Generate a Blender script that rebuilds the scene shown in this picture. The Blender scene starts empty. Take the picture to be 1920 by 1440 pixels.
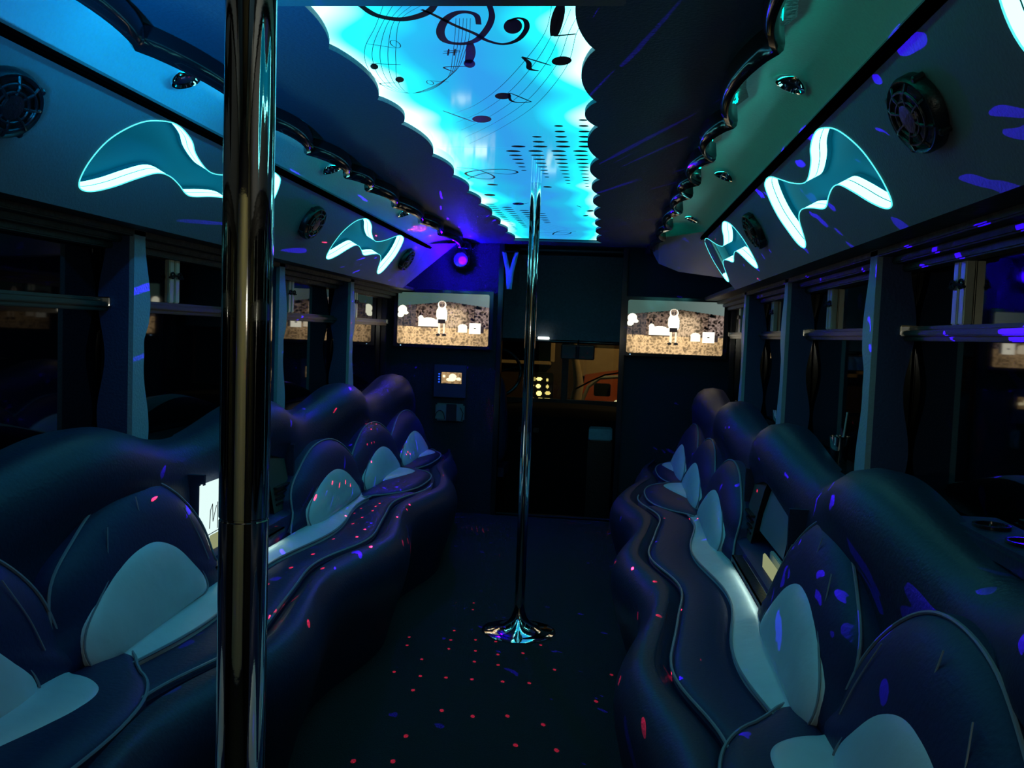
import bpy, bmesh, math, random
import numpy as np
from mathutils import Vector, Matrix
random.seed(7); PI = math.pi
S = bpy.context.scene; COL = S.collection

# ---------------------------------------------------------------- camera
yaw, pit, rol = math.radians(5.93), math.radians(-3.28), math.radians(2.2)
fw = Vector((-math.sin(yaw)*math.cos(pit), math.cos(yaw)*math.cos(pit), math.sin(pit)))
r0 = Vector((math.cos(yaw), math.sin(yaw), 0)); u0 = r0.cross(fw)
rr = r0*math.cos(rol) + u0*math.sin(rol); uu = -r0*math.sin(rol) + u0*math.cos(rol)
cd = bpy.data.cameras.new('camera'); cam = bpy.data.objects.new('camera', cd); COL.objects.link(cam)
cd.sensor_width = 36; cd.lens = 1650/1920*36; cd.clip_start = .02; cd.clip_end = 200
M = Matrix((rr, uu, -fw)).transposed().to_4x4(); M.translation = (.35, 0, 1.30)
cam.matrix_world = M; S.camera = cam
S.view_settings.view_transform = 'Standard'; S.view_settings.look = 'None'
S.view_settings.gamma = 1; S.view_settings.use_curve_mapping = False; S.view_settings.exposure = 0.0
W = bpy.data.worlds.new('night'); S.world = W; W.use_nodes = True
W.node_tree.nodes['Background'].inputs[0].default_value = (.05, .12, .2, 1)
W.node_tree.nodes['Background'].inputs[1].default_value = .01

# ---------------------------------------------------------------- materials
def mat(name, c=(.5,.5,.5), rough=.5, metal=0, emit=None, es=0, spec=.5, coat=0, bump=None):
    m = bpy.data.materials.new(name); m.use_nodes = True
    b = m.node_tree.nodes['Principled BSDF']
    b.inputs['Base Color'].default_value = (*c, 1); b.inputs['Roughness'].default_value = rough
    b.inputs['Metallic'].default_value = metal; b.inputs['Specular IOR Level'].default_value = spec
    b.inputs['Coat Weight'].default_value = coat
    if emit: b.inputs['Emission Color'].default_value = (*emit, 1); b.inputs['Emission Strength'].default_value = es
    if bump:
        n = m.node_tree.nodes.new('ShaderNodeTexNoise'); n.inputs['Scale'].default_value = bump[0]; n.inputs['Detail'].default_value = 6
        tc = m.node_tree.nodes.new('ShaderNodeTexCoord'); bp = m.node_tree.nodes.new('ShaderNodeBump')
        bp.inputs['Strength'].default_value = bump[1]; bp.inputs['Distance'].default_value = .01
        L = m.node_tree.links; L.new(tc.outputs['Object'], n.inputs['Vector']); L.new(n.outputs['Fac'], bp.inputs['Height']); L.new(bp.outputs['Normal'], b.inputs['Normal'])
        if len(bump) > 2:
            mx = m.node_tree.nodes.new('ShaderNodeMixRGB'); mx.inputs[1].default_value = (*[x*(1-bump[2]) for x in c], 1); mx.inputs[2].default_value = (*[x*(1+bump[2]) for x in c], 1)
            L.new(n.outputs['Fac'], mx.inputs[0]); L.new(mx.outputs[0], b.inputs['Base Color'])
    return m
navy = mat('navy_vinyl', (.009,.019,.080), .5, spec=.32, bump=(90,.12,.2))
navy_roll = mat('navy_roll_vinyl', (.008,.020,.058), .46, spec=.38, bump=(110,.15,.25))
pale = mat('pale_vinyl', (.60,.70,.74), .36, bump=(14,.35,.10))
pipe = mat('piping_vinyl', (.22,.26,.32), .35)
greyv = mat('grey_vinyl', (.165,.165,.17), .6, bump=(140,.15,.12))
darkboard = mat('dark_ceiling_vinyl', (.03,.08,.13), .6, bump=(120,.3,.15))
band = mat('cove_vinyl', (.45,.48,.50), .5, bump=(120,.2,.1))
black = mat('black_plastic', (.008,.008,.010), .35, bump=(80,.2))
blackg = mat('black_gloss', (.012,.014,.018), .12)
bulk = mat('bulkhead_carpet', (.007,.010,.022), .8, bump=(160,.5,.3))
carpet = mat('floor_carpet', (.011,.016,.018), .9, bump=(220,.9,.5))
chrome = mat('chrome', (.82,.82,.80), .045, 1, bump=(38,.012))
glass = mat('tinted_window_glass', (.002,.002,.003), .03, spec=.9)
alu = mat('window_rail_metal', (.10,.10,.085), .42, .8)
stilem = mat('window_stile_metal', (.62,.64,.50), .35, .5)
trimblue = mat('pillar_vinyl', (.28,.38,.43), .5, bump=(120,.25,.12))
trimnavy = mat('pillar_side_vinyl', (.03,.05,.13), .6, bump=(120,.25,.12))
header = mat('header_trim', (.035,.032,.028), .5, bump=(30,.5,.6))
ink = mat('black_print', (.004,.004,.006), .35)
cream = mat('cream_plastic', (.45,.48,.44), .4)
rubber = mat('rubber', (.012,.012,.012), .7)
strapm = mat('blue_strap', (.16,.34,.42), .6)
redm = mat('red_paint', (.42,.08,.025), .4)
beige = mat('beige_render', (.55,.42,.24), .7, bump=(8,.4,.2))
asphalt = mat('asphalt', (.05,.05,.05), .9, bump=(60,.6,.3))

# ---------------------------------------------------------------- helpers
def new(name, verts, faces, m, parent=None, smooth=True):
    me = bpy.data.meshes.new(name); me.from_pydata([tuple(v) for v in verts], [], faces); 
    bm = bmesh.new(); bm.from_mesh(me); bmesh.ops.remove_doubles(bm, verts=bm.verts, dist=1e-6); bmesh.ops.recalc_face_normals(bm, faces=bm.faces); bm.to_mesh(me); bm.free()
    if smooth:
        me.polygons.foreach_set('use_smooth', [True]*len(me.polygons)); me.set_sharp_from_angle(angle=math.radians(38))
    me.materials.append(m); o = bpy.data.objects.new(name, me); COL.objects.link(o)
    if parent: o.parent = parent
    return o
def tag(o, label=None, cat=None, group=None, kind=None):
    if label: o['label'] = label
    if cat: o['category'] = cat
    if group: o['group'] = group
    if kind: o['kind'] = kind
    return o
def empty(name, loc, label=None, cat=None, group=None, rot=(0,0,0)):
    o = bpy.data.objects.new(name, None); COL.objects.link(o); o.location = loc; o.rotation_euler = rot
    o.empty_display_size = .05
    return tag(o, label, cat, group)
class MB:
    def __init__(s): s.v = []; s.f = []
    def add(s, V, F): n = len(s.v); s.v += [tuple(v) for v in V]; s.f += [tuple(i+n for i in f) for f in F]; return s
    def box(s, x0, x1, y0, y1, z0, z1, b=0):
        bm = bmesh.new(); bmesh.ops.create_cube(bm, size=1)
        for v in bm.verts: v.co = Vector(((x0+x1)/2+v.co.x*(x1-x0), (y0+y1)/2+v.co.y*(y1-y0), (z0+z1)/2+v.co.z*(z1-z0)))
        if b: bmesh.ops.bevel(bm, geom=bm.edges[:], offset=b, segments=2, affect='EDGES')
        bm.verts.index_update(); s.add([v.co for v in bm.verts], [[v.index for v in f.verts] for f in bm.faces]); bm.free(); return s
    def tube(s, pts, r, n=8, closed=False, flat=1, up=(0,0,1)):
        P = [Vector(p) for p in pts]; R = r if isinstance(r, (list, tuple)) else [r]*len(P); V = []; F = []
        for i, p in enumerate(P):
            a = P[i-1] if (i or closed) else p; b = P[(i+1) % len(P)] if (i < len(P)-1 or closed) else p
            t = (b-a).normalized(); U = Vector(up)
            if abs(t.dot(U)) > .97: U = Vector((1,0,0))
            sd = t.cross(U).normalized(); w = sd.cross(t)
            for k in range(n):
                an = 2*PI*k/n; V.append(p + sd*math.cos(an)*R[i] + w*math.sin(an)*R[i]*flat)
        m = len(P)
        for i in range(m if closed else m-1):
            for k in range(n):
                j = (i+1) % m; F.append((i*n+k, i*n+(k+1) % n, j*n+(k+1) % n, j*n+k))
        if not closed: F += [tuple(range(n))[::-1], tuple((m-1)*n+k for k in range(n))]
        return s.add(V, F)
    def lathe(s, prof, n=32, c=(0,0,0), ax='z', sx=1, sy=1):
        V = []; F = []
        for r, z in prof:
            for k in range(n):
                a = 2*PI*k/n; x, y = r*math.cos(a)*sx, r*math.sin(a)*sy
                V.append((c[0]+x, c[1]+y, c[2]+z) if ax == 'z' else (c[0]+x, c[1]+z, c[2]+y))
        for i in range(len(prof)-1):
            for k in range(n): F.append((i*n+k, i*n+(k+1) % n, (i+1)*n+(k+1) % n, (i+1)*n+k))
        F += [tuple(range(n)), tuple((len(prof)-1)*n+k for k in range(n))]
        return s.add(V, F)
    def make(s, name, m, parent=None, smooth=True): return new(name, s.v, s.f, m, parent, smooth)
def box(name, d, m, parent=None, b=0): return MB().box(*d, b).make(name, m, parent)
def grid(name, rows, m, parent=None, thick=None):
    n = len(rows[0]); V = [p for r in rows for p in r]
    F = [(i*n+j, i*n+j+1, (i+1)*n+j+1, (i+1)*n+j) for i in range(len(rows)-1) for j in range(n-1)]
    return new(name, V, F, m, parent)
def smooth_line(P, k=8, closed=False):
    P = [Vector(p) for p in P]; n = len(P); out = []
    rng = range(n) if closed else range(n-1)
    for i in rng:
        if closed: a, b, c, d = P[(i-1) % n], P[i], P[(i+1) % n], P[(i+2) % n]
        else: a, b, c, d = P[max(i-1, 0)], P[i], P[i+1], P[min(i+2, n-1)]
        for j in range(k):
            t = j/k
            out.append(.5*((2*b)+(c-a)*t+(2*a-5*b+4*c-d)*t*t+(3*b-a-3*c+d)*t**3))
    if not closed: out.append(P[-1])
    return out
def plate(outlines, ext):
    """2-D plate with holes (curve fill) -> verts, faces; lies in xy, thickness ext centred on z=0"""
    cu = bpy.data.curves.new('tmp', 'CURVE'); cu.dimensions = '2D'; cu.fill_mode = 'BOTH'; cu.extrude = ext/2
    for o in outlines:
        sp = cu.splines.new('POLY'); sp.points.add(len(o)-1); sp.use_cyclic_u = True
        for i, p in enumerate(o): sp.points[i].co = (p[0], p[1], 0, 1)
    ob = bpy.data.objects.new('tmp', cu); COL.objects.link(ob)
    me = bpy.data.meshes.new_from_object(ob, depsgraph=bpy.context.evaluated_depsgraph_get())
    V = [v.co.copy() for v in me.vertices]; F = [tuple(p.vertices) for p in me.polygons]
    bpy.data.objects.remove(ob); bpy.data.curves.remove(cu); bpy.data.meshes.remove(me)
    return V, F
def lerp(a, b, t): return a+(b-a)*t
def sstep(a, b, x): t = min(1, max(0, (x-a)/(b-a))); return t*t*(3-2*t)

# ================================================================= SETTING
YF, YB = 6.20, -1.60                     # front bulkhead, rear wall
box('floor', (-1.25,1.25,YB,YF+.1,-.05,0), carpet)['kind'] = 'structure'
box('floor', (-1.25,1.25,YF+.1,8.2,-.25,-.20), carpet)['kind'] = 'structure'
box('ceiling', (-1.3,1.3,YB-.05,8.2,2.0,2.04), black)['kind'] = 'structure'
box('wall_rear', (-1.3,1.3,YB-.05,YB,-.05,2.0), bulk)['kind'] = 'structure'
# front bulkhead with doorway
V, F = plate([[(-1.25,-.05),(1.25,-.05),(1.25,2.0),(-1.25,2.0)], [(-.38,0),(.45,0),(.45,1.93),(-.38,1.93)]], .04)
wf = new('wall_front', [(v.x, YF+.02+v.z, v.y) for v in V], F, bulk, smooth=False); wf['kind'] = 'structure'
t = MB().box(-.415,-.38,YF-.02,YF+.06,0,1.96,.006).box(.45,.485,YF-.02,YF+.06,0,1.96,.006).box(-.415,.485,YF-.02,YF+.06,1.93,1.965,.006).make('trim_1', blackg); t['kind'] = 'structure'

# side walls: lower panel, header, window bays
bays = [(-1.45,-.99), (-.93,.21), (.27,1.40), (1.46,2.64), (2.76,3.86), (3.96,5.00), (5.10,6.10)]
for s, side in ((-1, 'left'), (1, 'right')):
    X = s*1.22
    w = MB().box(*sorted((X, X+s*.04)), YB, 8.2, -.05, .86).box(*sorted((X, X+s*.04)), YB, 8.2, 1.62, 2.0)
    e = [YB]+[q for b in bays for q in b]+[8.2]
    for i in range(0, len(e), 2):
        if e[i] < 6: w.box(*sorted((X, X+s*.04)), e[i], e[i+1] if i < len(e)-1 else 8.2, .86, 1.62)
    w.make('wall_'+side, black, smooth=False)['kind'] = 'structure'
    # header trim below the soffit: stepped moulding with grooves
    h = MB()
    for a0, a1, z0, z1 in ((1.015,1.22,1.575,1.60), (1.10,1.22,1.555,1.578), (1.14,1.22,1.535,1.556), (1.17,1.22,1.515,1.536)):
        h.box(*sorted((s*a0, s*a1)), YB, YF, z0, z1, .004)
    h.make('trim_2' if s < 0 else 'trim_3', header)['kind'] = 'structure'
    for k, (y0, y1) in enumerate(bays):
        root = empty('window_%d' % (k+1 if s < 0 else k+1+len(bays)), (s*1.22, (y0+y1)/2, .86)); root['kind'] = 'structure'
        def L(x0, x1, ya, yb, z0, z1, b=.003):      # local box (x as distance towards the aisle)
            return (*sorted((-s*x0, -s*x1)), ya-(y0+y1)/2, yb-(y0+y1)/2, z0-.86, z1-.86, b)
        m = MB()
        for d in ((0,.03,y0,y0+.03,.86,1.62), (0,.03,y1-.03,y1,.86,1.62), (0,.03,y0,y1,1.59,1.62), (0,.03,y0,y1,.86,.89)): m.box(*L(*d))
        m.make('window_frame', blackg, root)
        MB().box(*L(-.012,-.004,y0+.01,y1-.01,.87,1.345,0)).make('pane', glass, root)
        MB().box(*L(.006,.012,y0+.01,(y0+y1)/2+.01,1.36,1.60,0)).make('pane', glass, root)
        MB().box(*L(-.006,-.001,(y0+y1)/2-.01,y1-.01,1.36,1.60,0)).make('pane', glass, root)
        MB().box(*L(0,.045,y0+.02,y1-.02,1.335,1.350)).box(*L(0,.028,y0+.02,y1-.02,1.350,1.362)).box(*L(0,.036,y0+.02,y1-.02,1.322,1.335)).make('rail', alu, root)
        ym = (y0+y1)/2 + (.17*(y1-y0) if s > 0 else -.25*(y1-y0))
        for q in (-.036, .006):
            MB().box(*L(.0,.022,ym+q,ym+q+.032,1.362,1.592)).make('stile', stilem, root)
        lt = MB(); cy = ym-(y0+y1)/2
        for q in (-.026, .026):
            lt.tube([(-s*.028, cy+q+.013*math.cos(a), .60+.010*math.sin(a)) for a in np.linspace(0, 2*PI, 13)[:-1]], .0035, 6, closed=True)
        lt.tube([(-s*.028, cy-.05, .592), (-s*.028, cy-.02, .60), (-s*.028, cy+.02, .60), (-s*.028, cy+.05, .592)], .0035, 6)
        lt.make('latch', black, root)
        MB().box(*L(0,.05,y1-.07,y1-.035,1.335,1.365)).make('catch', chrome, root)

# pillar covers: wavy vertical boards, pale face + dark side board
def pillar(s, y0, lab, grp):
    root = empty('pillar_cover', (s*1.10, y0, .90), lab, 'pillar trim', grp)
    zs = np.linspace(.0, .69, 56)
    def wv(z):
        q = z/.69*2; c = q % 1
        return .016*math.sin(PI*min(1, max(0, c)))**.8 if q < 2 else 0
    V = []; F = []
    def board(prof_in, prof_out, thick, name, m, fixed):
        rows = []
        for z in zs:
            a, b = prof_in(z), prof_out(z)
            if fixed == 'face': rows.append([(0, a, z), (0, b, z), (s*thick, b, z), (s*thick, a, z), (0, a, z)])
            else: rows.append([(s*a, 0, z), (s*b, 0, z), (s*b, thick, z), (s*a, thick, z), (s*a, 0, z)])
        n = 5; V = [p for r in rows for p in r]
        F = [(i*n+j, i*n+j+1, (i+1)*n+j+1, (i+1)*n+j) for i in range(len(rows)-1) for j in range(4)]
        F += [(0,1,2,3), tuple((len(rows)-1)*n+j for j in range(4))[::-1]]
        return new(name, V, F, m, root)
    ph = lambda z: .018*math.cos(2*PI*(z-.05)/.40)
    board(lambda z: 0, lambda z: .082+ph(z)-.014*max(0, 1-abs(z-.335)/.05), .016, 'face_board', trimblue, 'face')
    board(lambda z: .016, lambda z: .105+.012*math.cos(2*PI*(z-.1)/.36), .014, 'side_board', trimnavy, 'side')
    return root
for s, sn in ((-1, 'left'), (1, 'right')):
    for y0, n in ((1.385,'near'), (2.585,'first'), (3.80,'second'), (4.90,'third'), (.19,'rear')):
        lab = {'near':'wavy blue pillar trim between the two nearest %s windows','first':'widest wavy blue-grey pillar trim in view on %s window wall','second':'middle wavy blue-grey pillar trim on %s window wall','third':'narrow wavy blue-grey pillar trim nearest the screen on %s wall','rear':'wavy pillar trim behind the camera on %s wall'}[n] % sn
        if n != 'rear': pillar(s, y0, lab, 'wavy pillar covers between the windows')

# ---------------------------------------------------------------- ceiling boards, scallops
def scallop(y, cusps, aout, d):
    for i in range(len(cusps)-1):
        if cusps[i] <= y <= cusps[i+1]:
            t = (y-cusps[i])/(cusps[i+1]-cusps[i]); return aout - d*math.sin(PI*t)**.75
    return aout
cl = [1.2,1.55,1.97,2.40,2.68,3.16,3.57,3.96,4.33,4.76,5.11,5.5,5.95]
cm = [-.2,.35,.80,1.25,1.80,2.42,2.87,3.31,3.61,4.07,4.66,5.2,5.9,6.2]
ys_l = [y for i in range(len(cl)-1) for y in np.linspace(cl[i], cl[i+1], 15)[:-1]]+[5.95]
ys_m = [y for i in range(len(cm)-1) for y in np.linspace(cm[i], cm[i+1], 15)[:-1]]+[6.18]
inner = lambda y: scallop(y, cl, .300, .036)
mould = lambda y: scallop(y, cm, .652, .046)
for s in (-1, 1):
    out = [(s*inner(y), y) for y in ys_l if y > 1.25] + [(s*.30, 5.96), (s*.66, 5.96+.2)]
    out = [(s*.29, YB)] + [(s*.29, 1.26)] + [(s*inner(y), y) for y in ys_l if y > 1.27] + [(0, 5.95), (0, 6.19), (s*.66, 6.19)] + [(s*(mould(y)+.004), y) for y in ys_m[::-1] if y > -.2] + [(s*.63, -.2), (s*.63, YB)]
    V, F = plate([out], .012)
    b = new('ceiling', [(v.x, v.y, 1.932+v.z) for v in V], F, darkboard); b['kind'] = 'structure'
# transverse near ceiling board
o = MB().box(-.36,.36,.7,1.650,1.902,1.918,.003).make('trim_4', greyv); o['kind'] = 'structure'
# scalloped gloss moulding
for s, sn in ((-1, 'left'), (1, 'right')):
    pts = [(mould(y), y) for y in ys_m]
    prof = [(-.006,.052),(-.010,.030),(-.008,.008),(0,-.004),(.012,-.008),(.020,0),(.022,.014),(.018,.052)]
    rows = [[(s*(a+p), y, 1.873+z) for p, z in prof+[prof[0]]] for a, y in pts]
    o = grid('trim_5' if s < 0 else 'trim_6', rows, blackg); o['kind'] = 'structure'
crease = mat('crease_trim', (.001,.001,.001), .9, spec=.0)
# cove band between the moulding and the soffit, curved
for s in (-1, 1):
    prof = [(.60,1.960),(.66,1.959),(.70,1.955),(.74,1.946),(.775,1.934),(.805,1.917),(.830,1.896),(.850,1.872)]
    rows = [[(s*a, y, z) for a, z in prof] for y in np.linspace(YB, YF, 40)]
    o = grid('ceiling', rows, band); o['kind'] = 'structure'
    # black trim at the crease
    MB().box(*sorted((s*.836, s*.868)), YB, YF, 1.846, 1.864, .005).make('trim_7' if s < 0 else 'trim_8', crease)['kind'] = 'structure'
# LED strips behind the mouldings
def emis(name, c, st):
    m = bpy.data.materials.new(name); m.use_nodes = True; nt = m.node_tree; nt.nodes.clear()
    e = nt.nodes.new('ShaderNodeEmission'); e.inputs[0].default_value = (*c, 1); e.inputs[1].default_value = st
    o = nt.nodes.new('ShaderNodeOutputMaterial'); nt.links.new(e.outputs[0], o.inputs[0]); return m
def led(s, segs, lab):
    root = empty('led_strip', (s*.66, 1.5, 1.93), lab, 'light strip', 'light strips behind the wavy mouldings')
    for y0, y1, c, st in segs:
        ys = np.linspace(y0, y1, max(4, int((y1-y0)/.08)))
        rows = [[(s*(mould(y)+.0245)-s*.66, y-1.5, .000), (s*(mould(y)+.0255)-s*.66, y-1.5, .008), (s*(mould(y)+.0235)-s*.66, y-1.5, .008)] for y in ys]
        grid('led_segment', rows, emis('led_glow', c, st), root)
        grid('led_shade_plate', [[(s*(mould(y)+.005)-s*.66, y-1.5, .012), (s*(mould(y)+.052)-s*.66, y-1.5, .013), (s*(mould(y)+.052)-s*.66, y-1.5, .0145), (s*(mould(y)+.005)-s*.66, y-1.5, .0135)] for y in ys], black, root)  # added plate: blocks upward LED light so the inner cove stays dark
led(-1, [(.9,1.35,(.0,.10,.7),.6), (1.35,1.75,(.0,.18,1),7), (1.75,2.5,(.0,.42,1),85), (2.5,3.2,(.0,.34,.62),30), (3.2,5.7,(.0,.50,.48),22)], 'blue and teal light strip hidden behind left wavy ceiling moulding')
led(1, [(.6,1.4,(.0,.45,.30),5), (1.4,3.4,(.0,.56,.40),15), (3.4,5.7,(.0,.52,.36),10)], 'green light strip hidden behind right wavy ceiling moulding')

# ---------------------------------------------------------------- soffits with neon recesses
SH = [(3.097,.3),(3.05,.313),(3.0,.315),(2.941,.304),(2.859,.277),(2.771,.249),(2.677,.229),(2.617,.227),(2.558,.24),(2.494,.263),(2.45,.289),(2.383,.308),(2.321,.313),(2.253,.3),(2.196,.279),(2.145,.242),(2.106,.197),(2.085,.141),(2.082,.095),(2.092,.066),(2.117,.055),(2.16,.061),(2.226,.089),(2.298,.129),(2.371,.163),(2.435,.167),(2.504,.152),(2.559,.134),(2.608,.132),(2.705,.151),(2.799,.163),(2.862,.156),(2.903,.133),(2.935,.090),(2.963,.062),(3.009,.052),(3.060,.076),(3.100,.131),(3.129,.19),(3.126,.251)]
def shape(dy, k=1.0):
    P = [Vector((2.6+(y-2.6)*k+dy, u, 0)) for y, u in SH]
    return smooth_line(P, 4, True)
def soffit_pt(s, y, u, h=0):      # u up the slope, h towards the aisle (out of the face)
    ux, uz = -.4955, .8679; nx, nz = -.8679, -.4955
    return Vector((s*(1.015+ux*u+nx*h), y, 1.573+uz*u+nz*h))
ends = {-1: 5.80, 1: 4.72}
neon = {-1: [(-1.78+.03,1.05), (.045,1.06), (2.03,1.08)], 1: [(-1.78,1.0), (0,1.0), (1.79,1.03)]}
glowm = emis('neon_tube', (.20,1,.96), 4.5)
rimm = emis('lit_acrylic_edge', (.10,.85,.92), 1.4)
backm = mat('neon_back_panel', (.0,.055,.10), .6, spec=.02, emit=(0,.10,.15), es=.3)
labs = {(-1,0):'wavy neon light on left soffit behind the camera', (-1,1):'largest wavy cyan neon recess, left soffit, partly behind thick pole', (-1,2):'M-shaped cyan neon recess on left soffit above left screen',
        (1,0):'cyan neon recess cut off at the top right corner', (1,1):'large bow-shaped cyan neon recess on right soffit beside speaker', (1,2):'smallest M-shaped cyan neon recess on right soffit above right screen'}
for s, sn in ((-1, 'left'), (1, 'right')):
    holes = [[(p.x, p.y) for p in shape(dy, k)] for dy, k in neon[s]]
    V, F = plate([[(YB,0),(ends[s],0),(ends[s],.345),(YB,.345)]]+holes, .012)
    o = new('trim_9' if s < 0 else 'trim_10', [soffit_pt(s, v.x, v.y, -.006+v.z) for v in V], F, greyv, smooth=False); o['kind'] = 'structure'
    for k, (dy, kk) in enumerate(neon[s]):
        if s < 0 and k == 0: continue
        H = shape(dy, kk); c = soffit_pt(s, 2.6+dy, .18)
        root = empty('neon_recess_light', c, labs[(s,k)], 'wall light', 'wavy neon recesses on the soffits')
        n = len(H)
        def ring(h, off=0):
            out = []
            for i in range(n):
                t = (H[(i+1) % n]-H[i-1]).normalized(); nn = Vector((t.y, -t.x, 0))
                p = H[i]+nn*(off-.0012); out.append(soffit_pt(s, p.x, p.y, h)-c)
            return out
        def wallring(h0, h1, name, m):
            A, B = ring(h0), ring(h1); return new(name, A+B, [(i, (i+1) % n, n+(i+1) % n, n+i) for i in range(n)], m, root)
        wallring(.0, -.024, 'neon_line', glowm); wallring(-.024, -.0265, 'divider_line', rubber); wallring(-.0265, -.046, 'neon_line', glowm)
        wallring(-.046, -.060, 'recess_wall', backm)
        V, F = plate([[(p.x, p.y) for p in H]], .002)
        new('back_panel', [soffit_pt(s, v.x, v.y, -.061+v.z)-c for v in V], F, backm, root, smooth=False)
        MB().tube(ring(.001), .0016, 6, closed=True).make('lit_edge', rimm, root)
# corner panels that turn the right soffit towards the doorway
o = new('trim_11', [soffit_pt(1, 4.72, 0), soffit_pt(1, 4.72, .345), (.64,5.35,1.90), (.62,5.95,1.90), (.68,5.95,1.80), (.80,5.80,1.74), (1.18,5.60,1.68), (1.22,4.9,1.62)], [(0,1,2,4,5,6,7),(2,3,4)], mat('corner_panel_vinyl', (.10,.24,.28), .5), smooth=False); o['kind'] = 'structure'
o = new('trim_12', [soffit_pt(-1, 5.8, 0), soffit_pt(-1, 5.8, .345), (-.72,6.18,1.92), (-1.2,6.18,1.60)], [(0,1,2,3)], greyv, smooth=False); o['kind'] = 'structure'

# ================================================================= BENCHES
f_ = lambda y: .455-.042*math.cos(2*PI*(y-2.25)/1.19) + .24*sstep(4.9, 6.2, y)
p1 = lambda y: .600+.15*sstep(4.9, 6.0, y)-.040*math.cos(2*PI*(y-2.32)/1.19) + .02*math.sin(4*PI*(y-2.32)/1.19)*.4
p2 = lambda y: .762-.032*math.cos(2*PI*(y-2.34)/1.19)
rw = lambda y: math.cos(2*PI*(y-2.2)/1.172)
def backa(z): return .87+.28*(z-.45)
ARCH = [(-.15,.44),(-.155,.56),(-.12,.665),(.0,.745),(.15,.815),(.30,.838),(.44,.820),(.56,.755),(.65,.655),(.68,.54),(.68,.44)]
PETAL = [(-.07,.455),(-.108,.50),(-.085,.555),(.0,.610),(.09,.662),(.20,.692),(.30,.692),(.40,.652),(.48,.58),(.525,.515),(.51,.480),(.40,.472),(.20,.462),(.05,.455)]
LOBE = [(.87,-.2),(.76,-.17),(.67,-.06),(.615,.10),(.60,.28),(.605,.46),(.64,.62),(.72,.74),(.87,.82)]
LEAF = [(.862,-.01),(.81,.12),(.755,.26),(.715,.40),(.705,.50),(.725,.58),(.775,.63),(.83,.65),(.865,.64),(.865,.40),(.865,.20)]
def pad(name, P2, fmap, H, m, parent, rings=7, skirt=.03):
    """star-shaped cushion: P2 outline, fmap(u,v,h) -> 3-D"""
    P = [p for p in smooth_line([(a, b, 0) for a, b in P2], 5, True)]; n = len(P)
    c = sum(P, Vector())/n; V = []; F = []
    lv = [(1.0, -skirt)]+[(t, H*(1-t**3.2)**.62) for t in [1-(1-math.cos(PI/2*i/rings)) if 0 else math.cos(PI/2*i/rings) for i in range(rings)]]
    for t, h in lv:
        for p in P: q = c+(p-c)*t; V.append(fmap(q.x, q.y, h))
    V.append(fmap(c.x, c.y, H)); K = len(lv)
    for i in range(K-1):
        for j in range(n): F.append((i*n+j, i*n+(j+1) % n, (i+1)*n+(j+1) % n, (i+1)*n+j))
    for j in range(n): F.append(((K-1)*n+j, (K-1)*n+(j+1) % n, K*n))
    return new(name, V, F, m, parent), P
def strip(name, fa, fb, y0, y1, z, h, m, parent, s, skew=.5, taper=.12, ny=110, nt=12):
    rows = []
    for y in np.linspace(y0, y1, ny):
        e = min(1, (y-y0)/taper, (y1-y)/taper); e = math.sqrt(max(0, e*(2-e)))
        a, b = fa(y), fb(y); mid = (a+b)/2; a, b = mid+(a-mid)*(.25+.75*e), mid+(b-mid)*(.25+.75*e); r = [(s*a, y, z-.05)]
        for k in range(nt+1):
            t = k/nt; tt = t**(math.log(.5)/math.log(skew)); r.append((s*(a+(b-a)*t), y, z+h*e*math.sin(PI*tt)**.6))
        r.append((s*b, y, z-.05)); rows.append(r)
    return grid(name, rows, m, parent)
def quilt(c, mp):
    for L in ([(.10,.76),(.06,.66),(.05,.58),(.08,.52)], [(.50,.735),(.55,.64),(.575,.56)], [(.26,.81),(.26,.74),(.27,.70)]):
        MB().tube([mp(a, b, .049) for a, b in [(p.x, p.y) for p in smooth_line([(u, v, 0) for u, v in L], 5)]], .0018, 5).make('quilting_seam', pipe, c)
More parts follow.
